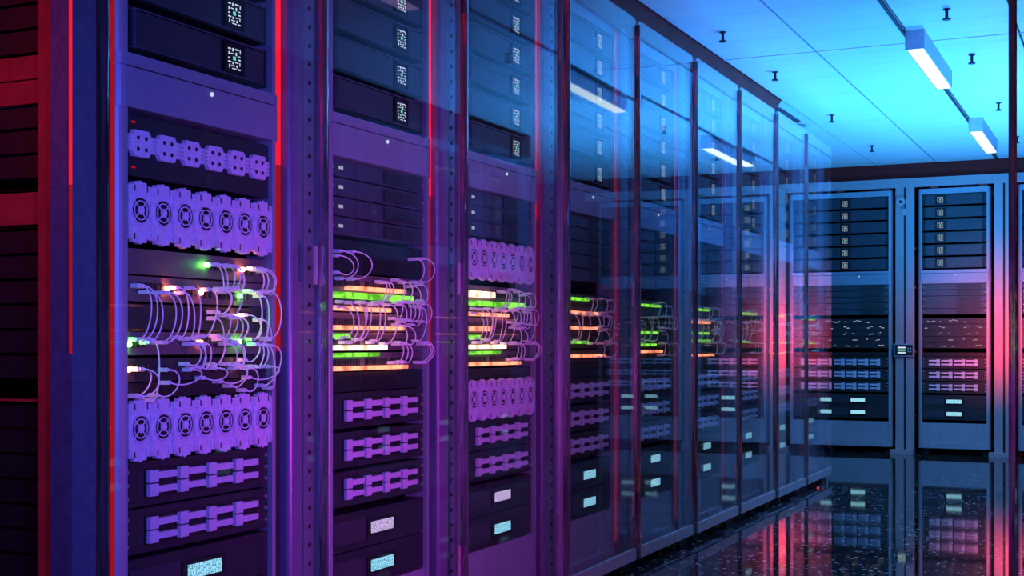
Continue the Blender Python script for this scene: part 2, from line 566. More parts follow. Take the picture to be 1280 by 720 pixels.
def fan_tray(bay, z, label, group, h=0.118):
    t = bay.thing('fan_tray', cached('ftray', lambda: MB().box(-0.237, 0.237, 0.010, 0.30, -h / 2 + 0.006, h / 2 - 0.006).mesh('fan_tray', BLACK)), (0, 0, z), label, 'fan tray', group)

    def module():
        w2, hh = 0.0325, h / 2
        out = [(-w2, -hh + 0.006), (-0.020, -hh + 0.006), (-0.018, -hh), (-0.004, -hh), (-0.002, -hh - 0.003), (0.004, -hh - 0.003), (0.006, -hh), (0.018, -hh), (0.020, -hh + 0.006), (w2, -hh + 0.006),
               (w2, hh - 0.006), (0.020, hh - 0.006), (0.018, hh), (0.006, hh), (0.004, hh + 0.003), (-0.002, hh + 0.003), (-0.004, hh), (-0.018, hh), (-0.020, hh - 0.006), (-w2, hh - 0.006)]
        m = MB().prism(out, 0.0, 0.012, 'y')
        for zz in (-0.045, -0.038, 0.038, 0.045):
            m.box(-0.030, -0.022, -0.002, 0.0, zz - 0.002, zz + 0.002)
        m.box(0.014, 0.024, -0.003, 0.0, -0.052, -0.036).box(-0.014, 0.006, -0.003, 0.0, 0.037, 0.050).box(0.027, 0.030, -0.004, 0, -0.05, 0.05)
        return m.mesh('fan_module', PLASTIC)

    def opening():
        return MB().disc(0, 0, 0.0245, -0.0008, 0.001, 20).mesh('fan_opening', BLACK)

    def grille():
        m = MB().ring(0, 0, 0.0255, 0.0285, -0.003, 0.0005).ring(0, 0, 0.0175, 0.0200, -0.0025, 0.0005).disc(0, 0, 0.009, -0.0035, 0.0, 12)
        for k in range(4):
            a = PI / 4 + k * PI / 2
            c, s_ = math.cos(a), math.sin(a)
            p = [(c * 0.006 - s_ * 0.0013, s_ * 0.006 + c * 0.0013), (c * 0.006 + s_ * 0.0013, s_ * 0.006 - c * 0.0013), (c * 0.027 + s_ * 0.0013, s_ * 0.027 - c * 0.0013), (c * 0.027 - s_ * 0.0013, s_ * 0.027 + c * 0.0013)]
            m.prism(p, -0.002, 0.0, 'y')
        return m.mesh('fan_grille', PLASTIC)

    def slots():
        m = MB()
        for zz in (-0.047, 0.047):
            for xx in (-0.016, 0.021):
                m.box(xx - 0.0015, xx + 0.0015, -0.0006, 0.001, zz - 0.006, zz + 0.006)
        return m.mesh('vent_slot', BLACK)
    for k in range(7):
        md = obj('fan_module', cached('fmod', module), t, (-0.2022 + 0.0674 * k, 0, 0))
        obj('fan_opening', cached('fopen', opening), md, (0, 0, 0.004))
        obj('fan_grille', cached('fgril', grille), md, (0, 0, 0.004))
        stuff(obj('vent_slot', cached('fslot', slots), md))
    return t


def connector_panel(bay, z, label, group):
    t = bay.thing('connector_panel', cached('cpan', lambda: MB().box(-0.237, 0.237, 0.010, 0.25, -0.060, 0.060).mesh('connector_panel', DARK)), (0, 0, z), label, 'panel', group)

    def plate():
        out = [(-0.036, -0.016), (-0.028, -0.016), (-0.022, -0.026), (0.020, -0.026), (0.026, -0.016), (0.036, -0.016), (0.036, 0.016), (0.026, 0.016), (0.020, 0.026), (-0.022, 0.026), (-0.028, 0.016), (-0.036, 0.016)]
        return MB().prism(out, 0.0, 0.010, 'y').mesh('connector_plate', PLASTIC)

    def sock():
        m = MB()
        for a in (-0.012, 0.011):
            for b in (-0.011, 0.011):
                m.disc(a, b, 0.0042, -0.0008, 0.002, 10)
        for a in (-0.031, 0.031):
            for b in (-0.008, 0.0, 0.008):
                m.disc(a, b, 0.0014, -0.0006, 0.002, 6)
        return m.mesh('socket', BLACK)
    for k in range(6):
        p = obj('connector_plate', cached('cplate', plate), t, (-0.196 + 0.0772 * k, 0, 0.004))
        stuff(obj('socket', cached('csock', sock), p))
    for zz in (-0.043, 0.046):
        obj('indicator', cached('cind', lambda: MB().box(-0.216, -0.206, 0.0088, 0.0102, -0.002, 0.002).mesh('indicator', LED_DEEP)), t, (0, 0, zz))
    return t


def switch(bay, z, h, label, group, ports=(), leds=(), bars=(), body=None):
    """ports: (x0, x1, dz); leds: (x, dz, mat); bars: (x0, x1, dz, height, mat)"""
    bm = body or SWITCHM
    t = bay.thing('network_switch', cached(('sw', round(h, 3), bm.name), lambda: MB().box(-0.236, 0.236, 0.016, 0.32, -h / 2, h / 2).mesh('network_switch', bm)), (0, 0, z), label, 'switch', group)
    for x0, x1, dz in ports:
        def blk():
            m = MB().box(x0 - 0.003, x1 + 0.003, 0.010, 0.0165, dz - 0.008, dz + 0.008)
            return m.mesh('port_block', BLACK)
        pb = obj('port_block', cached(('pb', x0, x1, dz), blk), t)

        def jacks():
            m = MB()
            n = max(1, int((x1 - x0) / 0.0125))
            for k in range(n):
                xx = x0 + (k + 0.5) * (x1 - x0) / n
                for zz in (-0.0038, 0.0038):
                    m.ring(xx, dz + zz, 0.0026, 0.0036, 0.0088, 0.0102, 4)
            return m.mesh('jack_frame', SWITCHM)
        stuff(obj('jack_frame', cached(('jk', x0, x1, dz), jacks), pb))
    for x, dz, m_ in leds:
        obj('status_light', cached(('led', m_.name), lambda: MB().disc(0, 0, 0.0045, 0.004, 0.016, 8).mesh('status_light', m_)), t, (x, 0, dz))
    for x0, x1, dz, bh_, m_ in bars:
        obj('light_bar', cached(('bar', x0, x1, dz, bh_, m_.name), lambda: MB().box(x0, x1, -0.002, 0.016, dz - bh_ / 2, dz + bh_ / 2).mesh('light_bar', m_)), t)
    return t


def latch_shelf(bay, z, label, group, mir=1, h=0.088):
    t = bay.thing('module_shelf', cached('lshelf', lambda: MB().box(-0.237, 0.237, 0.012, 0.50, -h / 2, h / 2).mesh('module_shelf', DARK)), (0, 0, z), label, 'module shelf', group)

    def handle(up):
        s = 1 if up else -1
        x = [(0, 0.0015), (0.026, 0.0015), (0.026, 0.008), (0.082, 0.008), (0.082, 0.0215), (0.026, 0.0215), (0.026, 0.026), (0, 0.026)]
        if not up:
            x = [(0, -0.026), (0.026, -0.026), (0.026, -0.020), (0.082, -0.020), (0.082, -0.007), (0.026, -0.007), (0.026, -0.0015), (0, -0.0015)]
        p = [(a * mir, b) for a, b in x]
        return MB().prism(p, 0.0, 0.012, 'y').mesh('pull_latch', LATCH)
    for k in range(4):
        x0 = (-0.173 + 0.0925 * k) * mir
        m = obj('power_module', cached(('pmod', mir), lambda: MB().box(*sorted((-0.004 * mir, 0.086 * mir)), 0.009, 0.0125, -0.029, 0.029).mesh('power_module', BLACK)), t, (x0, 0, 0))
        for up in (True, False):
            obj('pull_latch', cached(('latch', mir, up), lambda: handle(up)), m)
    for sx in (-1, 1):
        for zz in (-0.026, 0.0, 0.026):
            obj('screw', cached('sscrew', lambda: MB().disc(0, 0, 0.004, 0.006, 0.0105, 8).mesh('screw', CHROME)), t, (sx * 0.2275, 0.003, zz))
    return t


def display_unit(bay, z, label, group, lilac=False):
    t = bay.thing('display_unit', cached('dunit', lambda: MB().box(-0.237, 0.237, 0.012, 0.40, -0.047, 0.047).mesh('display_unit', DARK)), (0, 0, z), label, 'display', group)
    obj('side_cover', cached('dcov', lambda: MB().prism([(-0.225, -0.028), (-0.085, -0.028), (-0.072, -0.015), (-0.072, 0.028), (-0.225, 0.028)], 0.006, 0.0125, 'y').mesh('side_cover', SERVER)), t)
    b = obj('bezel', cached('dbez', lambda: MB().prism([(-0.068, -0.022), (0.068, -0.022), (0.072, -0.018), (0.072, 0.018), (0.068, 0.022), (-0.068, 0.022), (-0.072, 0.018), (-0.072, -0.018)], 0.002, 0.0125, 'y').mesh('bezel', BLACK)), t)
    obj('screen', cached(('dscr', lilac), lambda: MB().box(-0.055, 0.055, 0.0, 0.0025, -0.0145, 0.0145).mesh('screen', SCREENP if lilac else SCREEN)), b)
    return t


def blank(bay, z, h, label, group):
    t = bay.thing('blank_panel', cached(('blank', h), lambda: MB().box(-0.237, 0.237, 0.014, 0.03, -h / 2, h / 2).mesh('blank_panel', BLACK)), (0, 0, z), label, 'panel', group)

    def perf():
        m = MB()
        for i in range(18):
            for j in range(max(1, int(h / 0.014))):
                m.box(-0.21 + i * 0.0245 - 0.004, -0.21 + i * 0.0245 + 0.004, 0.0128, 0.0142, -h / 2 + 0.010 + j * 0.014 - 0.002, -h / 2 + 0.010 + j * 0.014 + 0.002)
        return m.mesh('vent_slot', DARK)
    stuff(obj('vent_slot', cached(('blankp', h), perf), t))
    return t


def plug_mesh():
    return MB().box(-0.0045, 0.0045, -0.016, 0.004, -0.004, 0.004).box(-0.0025, 0.0025, -0.021, -0.016, -0.0025, 0.0025).mesh('plug', PLUG)


def cable(bay, key, c, label, group):
    x1, z1, x2, z2, b = c
    y = 0.008

    def build():
        d1 = 0.013 + 0.0045 * (key[1] % 5)
        P = [Vector((x1, y - 0.02, z1)), Vector((x1 + b * 1.05, y - d1 - 0.012, z1 - 0.001)), Vector((x2 + b * 0.95, y - d1, z2 + (0.002 if z1 - z2 > 0.05 else -0.02))), Vector((x2, y - 0.02, z2))]
        pts = []
        for i in range(15):
            t = i / 14
            p = P[0] * (1 - t) ** 3 + P[1] * 3 * t * (1 - t) ** 2 + P[2] * 3 * t * t * (1 - t) + P[3] * t ** 3
            pts.append(p - Vector((x1, 0, z1)))
        return MB().tube(pts, 0.0017, 5).mesh('patch_cable', CABLE, True)
    o = bay.thing('patch_cable', cached(('cable', key), build), (x1, 0, z1), label, 'cable', group)
    pm = cached('plug', plug_mesh)
    obj('plug', pm, o, (0, y, 0))
    obj('plug', pm, o, (x2 - x1, y, z2 - z1))
    return o


CA = [(0.02, 1.034, 0.044, 0.984, 0.016), (0.031, 1.035, 0.052, 0.983, 0.018), (0.055, 1.034, 0.063, 0.983, 0.024), (0.066, 1.035, 0.074, 0.984, 0.028), (0.077, 1.034, 0.086, 0.986, 0.027), (0.091, 1.034, 0.097, 0.988, 0.031),
      (0.16, 1.033, 0.169, 0.98, 0.03), (0.172, 1.031, 0.178, 0.98, 0.032), (0.187, 1.034, 0.199, 0.981, 0.04), (0.196, 1.029, 0.205, 0.981, 0.018),
      (-0.213, 0.981, -0.218, 0.876, 0.043), (-0.204, 0.98, -0.204, 0.876, 0.047), (-0.19, 0.969, -0.19, 0.87, 0.044), (-0.148, 0.969, -0.152, 0.87, 0.039), (-0.131, 0.97, -0.136, 0.87, 0.037), (-0.099, 0.981, -0.094, 0.88, 0.037),
      (-0.084, 0.971, -0.069, 0.877, 0.03), (-0.054, 0.982, -0.048, 0.878, 0.017), (0.001, 0.981, -0.017, 0.882, 0.023), (0.041, 0.981, 0.02, 0.934, 0.029), (0.058, 0.978, 0.031, 0.934, 0.033), (0.097, 0.984, 0.08, 0.927, 0.022),
      (0.148, 0.983, 0.154, 0.877, 0.032), (0.184, 0.973, 0.184, 0.866, 0.016), (0.208, 0.985, 0.214, 0.879, 0.036), (0.055, 0.928, 0.047, 0.877, 0.024), (0.074, 0.929, 0.058, 0.877, 0.029), (0.086, 0.924, 0.083, 0.873, 0.027),
      (0.097, 0.924, 0.091, 0.872, 0.033), (0.131, 0.93, 0.154, 0.877, 0.027), (0.02, 0.921, 0.036, 0.877, 0.025), (0.184, 0.92, 0.208, 0.877, 0.024), (-0.181, 0.876, -0.176, 0.756, 0.015), (-0.059, 0.867, -0.069, 0.826, 0.028),
      (-0.048, 0.867, -0.048, 0.82, 0.024), (-0.03, 0.867, -0.038, 0.819, 0.023), (-0.012, 0.867, -0.023, 0.818, 0.021), (0.028, 0.884, 0.02, 0.823, 0.023), (0.058, 0.867, 0.063, 0.824, 0.026), (0.083, 0.867, 0.091, 0.823, 0.017),
      (0.1, 0.867, 0.102, 0.823, 0.028), (0.16, 0.866, 0.125, 0.832, 0.027), (0.172, 0.866, 0.154, 0.817, 0.02), (0.184, 0.866, 0.163, 0.817, 0.022), (-0.213, 0.818, -0.209, 0.764, 0.047), (-0.204, 0.817, -0.22, 0.766, 0.035),
      (-0.133, 0.815, -0.162, 0.765, 0.055), (-0.059, 0.814, -0.126, 0.789, 0.059), (0.02, 0.816, -0.017, 0.796, 0.053), (0.091, 0.815, 0.041, 0.787, 0.048), (0.111, 0.818, 0.074, 0.777, 0.039), (0.137, 0.814, 0.125, 0.766, 0.043),
      (0.214, 0.816, 0.143, 0.793, 0.063), (0.22, 0.863, 0.19, 0.774, 0.044), (0.199, 0.866, 0.22, 0.768, 0.006)]
CB = [(-0.229, 1.082, -0.229, 1.041, 0.092), (-0.215, 1.094, -0.208, 1.027, 0.089), (-0.156, 1.096, -0.156, 1.028, 0.096), (0.156, 1.095, 0.161, 1.033, 0.033), (0.197, 1.098, 0.197, 1.034, 0.053), (-0.02, 1.027, -0.04, 0.973, 0.035),
      (-0.008, 1.026, -0.028, 0.973, 0.035), (0.008, 1.026, -0.016, 0.974, 0.032), (0.062, 1.035, 0.066, 0.976, 0.015), (0.1, 1.03, 0.1, 0.977, 0.017), (0.143, 1.021, 0.152, 0.978, 0.047), (0.188, 1.027, 0.197, 0.984, 0.03),
      (-0.222, 0.957, -0.208, 0.881, 0.060), (-0.208, 0.97, -0.193, 0.87, 0.065), (-0.168, 0.969, -0.168, 0.87, 0.058), (-0.118, 0.971, -0.133, 0.878, 0.035), (-0.103, 0.971, -0.118, 0.878, 0.035), (-0.056, 0.968, -0.064, 0.87, 0.021),
      (-0.04, 0.969, -0.048, 0.874, 0.027), (0.016, 0.968, 0.0, 0.866, 0.033), (0.07, 0.976, 0.049, 0.933, 0.026), (0.079, 0.97, 0.083, 0.925, 0.025), (0.091, 0.977, 0.091, 0.93, 0.035), (0.113, 0.979, 0.113, 0.93, 0.029),
      (0.126, 0.98, 0.13, 0.93, 0.032), (0.156, 0.968, 0.143, 0.918, 0.051), (0.206, 0.975, 0.197, 0.927, 0.047), (0.179, 0.966, 0.17, 0.874, 0.035), (0.066, 0.917, 0.075, 0.87, 0.027), (0.1, 0.913, 0.104, 0.868, 0.037),
      (0.066, 0.866, 0.041, 0.817, 0.039), (0.083, 0.866, 0.066, 0.817, 0.039), (0.1, 0.866, 0.091, 0.819, 0.035), (0.197, 0.866, 0.179, 0.816, 0.041), (0.21, 0.866, 0.197, 0.815, 0.039), (0.224, 0.87, 0.21, 0.815, 0.04)]


def level(z):
    return 'top' if z > 1.0 else 'second' if z > 0.95 else 'third' if z > 0.9 else 'fourth' if z > 0.845 else 'fifth'


def cables(bay, kind, lst, name, pick=None):
    sets = {}
    for i, c in enumerate(lst):
        if pick and not pick(i):
            continue
        if c[1] > 1.06:
            how = 'looping above the top switch'
        elif c[3] < 0.798:
            how = 'hanging below the fifth switch'
        else:
            how = 'joining %s and %s switch' % (level(c[1]), level(c[3]))
        sets.setdefault(how, []).append((c[0] + c[2], i, c))
    for how, mem in sets.items():
        for k, (_, i, c) in enumerate(sorted(mem)):
            cable(bay, (kind, i), c, '%s pale cable from the red end frame %s, %s rack' % (ORD[k], how, bay.phrase.split()[0]), 'patch cables in ' + name)


def servers(bay, name, mir=1, n=6, parts=True):
    for k in range(n):
        server(bay, 1.488 + 0.0975 * k, '%s server up from the mid band, %s' % (ORD[k], bay.phrase), 'upper servers in ' + name, mir, parts)


END = 'rack from the red end frame'
bays = [Bay(ROW_X, BAY1 + PITCH * i, PI / 2, '%s %s' % (ORD[i], END)) for i in range(9)]
DOORS = [0.3, 0.5, 0.2, 1.1, 0.2, 0.6, 0.3, 0.5, 0.2]
LOOK = ['with fan trays and cable loops', 'with orange and green lit switches', 'with two purple fan trays'] + ['with glass door and lit switches'] * 6

for i, b in enumerate(bays):
    nm = 'the %s rack' % ORD[i]
    rack(b, 'tall rack %s, %s' % (LOOK[i], b.phrase), 'glass-fronted racks of the long row', DOORS[i])
    servers(b, nm)
    ph = b.phrase
    if i == 0:
        connector_panel(b, 1.256, 'black panel with six lavender socket plates, ' + ph, None)
        fan_tray(b, 1.125, 'upper tray of seven lavender fan modules, ' + ph, None)
        sg = 'switches in ' + nm
        switch(b, 1.030, 0.050, 'top grey network switch with bright green lamp, ' + ph, sg, [(0.03, 0.12, 0.002), (0.150, 0.175, -0.004)], [(0.018, 0.004, L_GREEN), (0.138, 0.0, L_ORANGE)])
        switch(b, 0.976, 0.050, 'second network switch with orange lamps, ' + ph, sg, [(-0.19, -0.12, 0.004), (-0.08, -0.01, 0.0), (0.005, 0.03, -0.004), (0.06, 0.12, -0.006), (0.145, 0.16, -0.004)],
               [(-0.112, 0.003, L_ORANGE), (-0.006, -0.002, L_ORANGE), (0.132, -0.004, L_GREEN)])
        switch(b, 0.921, 0.050, 'third network switch with short port row, ' + ph, sg, [(0.01, 0.10, 0.006)], [(0.112, 0.006, L_ORANGE)], body=DARK)
        switch(b, 0.868, 0.046, 'fourth network switch with green and amber lamps, ' + ph, sg, [(-0.215, -0.18, 0.0), (-0.06, -0.02, 0.004), (0.0, 0.03, 0.002), (0.05, 0.10, 0.0), (0.15, 0.18, 0.002)],
               [(-0.226, -0.002, L_GREEN), (-0.008, 0.002, L_ORANGE), (0.125, 0.004, L_GREEN)])
        switch(b, 0.815, 0.046, 'fifth and lowest network switch with red lamps, ' + ph, sg, [(-0.21, -0.16, 0.004), (-0.12, -0.02, 0.0), (0.04, 0.10, 0.0)], [(-0.228, 0.002, L_ORANGE), (0.108, 0.003, L_ORANGE)], body=DARK)
        blank(b, 0.7745, 0.030, 'black blank panel behind hanging cables, ' + ph, None)
        fan_tray(b, 0.697, 'lower tray of seven lavender fan modules, ' + ph, None)
        for k, z in enumerate((0.590, 0.497)):
            latch_shelf(b, z, '%s shelf of paired lavender latches from the top, %s' % (ORD[k], ph), 'latch shelves in ' + nm)
        display_unit(b, 0.396, 'upper unit with bright screen strip, ' + ph, 'display units in ' + nm)
        display_unit(b, 0.300, 'lower unit with bright screen strip, ' + ph, 'display units in ' + nm)
        cables(b, 'A', CA, nm)
        continue
    typeA = (i == 2)
    sg = 'switches in ' + nm
    if typeA:
        for k in range(3):
            slim(b, 1.302 - 0.046 * k, '%s slim dark server under the mid band, %s' % (ORD[k], ph), 'slim servers in ' + nm)
        fan_tray(b, 1.118, 'upper tray of seven purple fan modules, ' + ph, None)
    else:
        for k in range(5 if i > 2 else 4):
            slim(b, 1.302 - 0.048 * k, '%s slim dark blue server under the mid band, %s' % (ORD[k], ph), 'slim servers in ' + nm)
        if i == 1:
            blank(b, 1.086, 0.080, 'black gap panel above the lit switches, ' + ph, None)
    if i <= 2:
        bars = [[(-0.16, 0.12, -0.012, 0.010, B_ORANGE)], [(-0.235, 0.16, 0.016, 0.015, B_GREEN), (-0.235, 0.04, -0.017, 0.010, B_ORANGE)], [(-0.235, 0.11, -0.014, 0.010, B_ORANGE)],
                [(-0.235, -0.16, 0.014, 0.012, B_GREEN), (-0.235, 0.02, -0.015, 0.012, B_CREAM)], [(-0.235, -0.02, 0.018, 0.010, B_GREEN), (-0.235, 0.13, -0.016, 0.010, B_ORANGE)]]
        if typeA:
            bars[0] = [(-0.235, -0.06, -0.004, 0.018, B_CREAM)]
            bars[2] = [(-0.235, -0.08, -0.010, 0.014, B_ORANGE)]
    else:
        r_ = random.Random(40 + i)
        P_ = [B_GREEN, B_ORANGE, B_GREEN, B_GREEN, B_ORANGE] if i > 3 else [B_GREEN, B_ORANGE, B_ORANGE, B_GREEN, B_ORANGE]
        bars = [[(-0.235 if i == 3 else -0.22, r_.uniform(-0.02, 0.18), r_.uniform(-0.012, 0.012), 0.010, P_[k])] if k in (0, 3) or r_.random() < (0.9 if i == 3 else 0.25) else [] for k in range(5)]
    names = ['orange', 'green and orange', 'orange', 'green', 'lowest']
    zs = [1.018, 0.971, 0.921, 0.872, 0.821]
    for k in range(5):
        prt = [(-0.21, -0.10, -0.001), (-0.06, 0.04, -0.001), (0.07, 0.13, -0.001), (0.15, 0.20, -0.001)]
        switch(b, zs[k], 0.046, '%s of five lit network switches from the top, %s' % (ORD[k], ph), sg, prt, [], bars[k], body=SWITCHM if i < 3 else DARK)
    if typeA:
        fan_tray(b, 0.697, 'lower tray of seven purple fan modules, ' + ph, None)
        zz = (0.590, 0.497)
        blank(b, 0.776, 0.030, 'black vent panel under the lit switches, ' + ph, None)
    else:
        blank(b, 0.771, 0.048, 'black vent panel under the lit switches, ' + ph, None)
        zz = (0.700, 0.602, 0.505)
    for k, z in enumerate(zz):
        latch_shelf(b, z, '%s shelf of paired latches from the top, %s' % (ORD[k], ph), 'latch shelves in ' + nm)
    display_unit(b, 0.396, 'upper unit with bright screen strip, ' + ph, 'display units in ' + nm, lilac=(i in (1, 2)))
    display_unit(b, 0.298, 'lower unit with bright screen strip, ' + ph, 'display units in ' + nm)
    if i == 1:
        cables(b, 'B', CB, nm)
    elif i == 2:
        cables(b, 'B', CB, nm, lambda q: q >= 5)
    else:
        cables(b, 'B', CB, nm, lambda q: q >= 5 and (q + i) % 2 == 0)

for i in range(10):
    b = Bay(ROW_X, BAY1 + PITCH * (i - 0.5), PI / 2, '')
    if i == 0:
        d0 = b.thing('rack_divider', None, (0, 0, 0), 'narrow red glowing divider strip at the red end frame', 'divider', None)
        obj('back_panel', MB().box(0.0, 0.0925, 0.010, 0.062, 0.03, 2.07).mesh('back_panel', DARK), d0)
        obj('red_glow_strip', MB().box(0.066, 0.0925, 0.004, 0.010, 0.04, 2.06).mesh('red_glow_strip', LED_DEEP), d0)  # emission stands in for red light falling on this panel
        obj('cover_strip', MB().box(0.0, 0.03, 0.002, 0.010, 0.03, 2.07).mesh('cover_strip', REDPAINT), d0)
        obj('red_glow_bead', MB().box(0.080, 0.0825, 0.0, 0.004, 0.03, 2.07).mesh('red_glow_bead', LED_DEEP), d0)  # bead glows as well, part of the panel's put-in red light
        continue
    if i < 0:
        lab, led, z0, z1 = 'red lit divider strip at the red end frame', LED_DEEP, 0.04, 2.06
    elif i == 9:
        lab, led, z0, z1 = 'divider closing the row after the ninth rack', LED_SALMON, 0.04, 2.06
    else:
        lab = 'divider with red light strip between %s and %s rack from the red end frame' % (ORD[i - 1], ORD[i])
        led, z0, z1 = (LED_RED, 1.28, 2.06) if i < 4 else (LED_SALMON, 0.11, 2.06)
    divider(b, lab, 'dividers of the long row', led, z0, z1)

cv = obj('bulkhead_tint_strip', MB().box(-0.006, 0.006, 0.0, 5.4, 0.0, 0.006).mesh('bulkhead_tint_strip', RAIL), None, (-1.80, 1.98, RT + 0.002))  # made-up strip, added to throw red onto the bulkhead face
tag(cv, 'added red glow strip along the rack tops that reddens the bulkhead', 'light strip')
obj('tube', MB().prism([(-0.004, 0.006), (0.004, 0.006), (0.003, 0.011), (-0.003, 0.011)], 0.01, 5.39, 'y').mesh('tube', LED_RED), cv)

# ------------------------------------------------------------------ open end of the row
ef = obj('row_end_frame', None, None, (-2.2, 1.83, 0))
tag(ef, 'red open-sided frame with rails and dark louvres at the row end', 'frame')


def epart(name, x0, x1, y0, y1, z0, z1, m, parent=None):
    return obj(name, MB().box(x0 + 2.2, x1 + 2.2, y0 - 1.83, y1 - 1.83, z0, z1).mesh(name, m), parent or ef)


epart('corner_post', -1.752, -1.702, 1.797, 1.857, 0, CEIL_Z, mat('end_post_paint', (0.07, 0.085, 0.17), 0.4, 0.2, 0.15, 40, bump=0.1))
epart('red_glow_strip', -1.7060, -1.7020, 1.7935, 1.797, 1.15, CEIL_Z, LED_RED)
epart('red_glow_strip', -1.7060, -1.7020, 1.7935, 1.797, 0.85, 1.15, LED_DEEP)  # dim lower length, the corner's fading red put into emission
epart('side_post', -1.79, -1.7525, 1.805, 1.857, 0, CEIL_Z - 0.14, REDPAINT)
epart('side_post', -2.80, -2.75, 1.805, 1.857, 0, CEIL_Z - 0.14, REDPAINT)
for z0, z1 in ((1.305, 1.347), (1.350, 1.392), (1.085, 1.143), (0.762, 0.766), (0.03, 0.10), (2.03, 2.09)):
    epart('rail', -2.75, -1.79, 1.812, 1.85, z0, z1, REDPAINT)
for k in range(42):
    z = 0.115 + k * 0.046
    if any(a - 0.02 < z < b_ for a, b_ in ((1.305, 1.392), (1.085, 1.143), (0.75, 0.775))):
        continue
    if z < 2.0:
        o = epart('louvre', -2.75, -1.79, 1.828, 1.842, z, z + 0.040, BLACK)

# ------------------------------------------------------------------ end wall racks and columns
FY = 10.68
farx = [-1.9655, -1.2365, -0.5075, 0.2215]
fphr = ['end rack beside the glass row', 'end rack between the columns', 'end rack past the red column', 'last end rack past the red column']
flab = ['blue-framed end wall rack half hidden behind the glass row', 'blue-framed end wall rack with red-lit shelves between the columns', 'blue-framed end wall rack past the red column', 'blue-framed end wall rack at the facing row']
for q, fx in enumerate(farx):
    b = Bay(fx, FY, 0, fphr[q])
    rack(b, flab[q], 'racks along the end wall', 0, door=False)
    nm = fphr[q]
    servers(b, nm, mir=-1)
    for k in range(5):
        slim(b, 1.302 - 0.048 * k, '%s slim server under the mid band, %s' % (ORD[k], nm), 'slim servers in ' + nm, False)
    rnd = random.Random(11)
    for k in range(5):
        z = 1.035 - 0.047 * k
        s = switch(b, z, 0.044, '%s of five black switches with dashed lights, %s' % (ORD[k], nm), 'switches in ' + nm, body=DARK)

        def dashes():
            m = MB()
            for j in range(5):
                x = -0.20 + 0.088 * j + rnd.uniform(-0.02, 0.02)
                for _ in range(rnd.choice((0, 1, 2, 2, 3))):
                    wd = rnd.choice((0.007, 0.012, 0.02))
                    dz = rnd.uniform(-0.008, 0.008)
                    m.box(x, x + wd, 0.0145, 0.0165, dz - 0.0025, dz + 0.0025)
                    x += wd + 0.004
            if not m.v:
                m.box(0, 0.01, 0.0145, 0.0165, 0, 0.004)
            return m.mesh('indicator', DASH)
        stuff(obj('indicator', cached(('dash', k), dashes), s))
    blank(b, 0.777, 0.030, 'black vent panel under the dashed switches, ' + nm, None)
    for k, z in enumerate((0.713, 0.617, 0.522)):
        latch_shelf(b, z, '%s shelf of grey paired latches from the top, %s' % (ORD[k], nm), 'latch shelves in ' + nm, mir=-1)
    display_unit(b, 0.414, 'upper unit with mint screen strip, ' + nm, 'display units in ' + nm)
    display_unit(b, 0.318, 'lower unit with mint screen strip, ' + nm, 'display units in ' + nm)

for q, (cx, lab) in enumerate(((-1.601, 'purple steel column carrying the keypad between end wall racks'), (-0.872, 'red-lit steel column with a floor bracket on the end wall'), (-0.143, 'steel column past the third end wall rack'))):
    c = obj('steel_column', None, None, (cx, FY - 0.02, 0))
    tag(c, lab, 'column', 'columns along the end wall')
    for s in (-1, 1):
        obj('upright', cached(('upr', s), lambda: MB().box(min(s * 0.008, s * 0.07), max(s * 0.008, s * 0.07), 0, 0.05, 0.0, 2.08).mesh('upright', STEELRED)), c)
    obj('web', cached('web', lambda: MB().box(-0.008, 0.008, 0.03, 0.045, 0.0, 2.08).mesh('web', BLACK)), c)
    obj('floor_bracket', cached('fbr', lambda: MB().box(-0.105, 0.07, -0.06, 0.0, 0.0, 0.035).mesh('floor_bracket', STEELRED)), c)
    for z in (0.3, 0.8, 1.3, 1.6):
        obj('bolt', cached('cbolt', lambda: MB().box(0.07, 0.082, 0.005, 0.025, -0.012, 0.012).mesh('bolt', REDPAINT)), c, (0, 0, z))
bm_ = obj('header_beam', MB().box(-2.6, 0.6, 0, 0.05, 0, 0.07).mesh('header_beam', STEELRED), None, (0, FY - 0.02, 2.08))
tag(bm_, 'long steel beam over the end wall racks', 'beam')
for k in range(8):
    obj('clip', cached('clip', lambda: MB().box(-0.03, 0.03, 0.012, 0.03, -0.014, 0.0).mesh('clip', REDPAINT)), bm_, (-2.1 + 0.36 * k, 0, 0))

kp = obj('keypad', MB().box(-0.076, 0.076, -0.012, 0.012, -0.050, 0.050).mesh('keypad', FRAME), None, (-1.605, FY - 0.032, 0.810))
tag(kp, 'grey wall keypad with small lit screen on the purple column', 'keypad')
obj('face', MB().box(-0.067, 0.067, -0.015, -0.012, -0.041, 0.041).mesh('face', BLACK), kp)
ks = obj('screen', MB().box(-0.055, 0.020, -0.018, -0.015, -0.030, 0.030).mesh('screen', DARK), kp)
for k in range(3):
    obj('screen_line', MB().box(-0.045, 0.014, -0.0195, -0.018, -0.026 + 0.02 * k, -0.015 + 0.02 * k).mesh('screen_line', G_TEAL if k == 1 else G_WHITE), ks)
for k in range(4):
    obj('button', cached('kbtn', lambda: MB().box(-0.006, 0.006, -0.019, -0.015, -0.005, 0.005).mesh('button', FRAME)), kp, (0.034 + 0.018 * (k % 2), 0, -0.012 + 0.024 * (k // 2)))
ab = obj('alarm_bell', MB().disc(0, 0, 0.034, -0.030, 0.0, 20).mesh('alarm_bell', CHROME), None, (-1.628, FY - 0.02, 1.966))
tag(ab, 'round pink alarm bell high on the purple column', 'bell')
obj('hub', MB().disc(0, 0, 0.012, -0.036, -0.030, 12).mesh('hub', BLACK), ab)
obj('junction_box', MB().box(0.008, 0.040, -0.02, 0, -0.105, -0.055).mesh('junction_box', CHROME), ab)
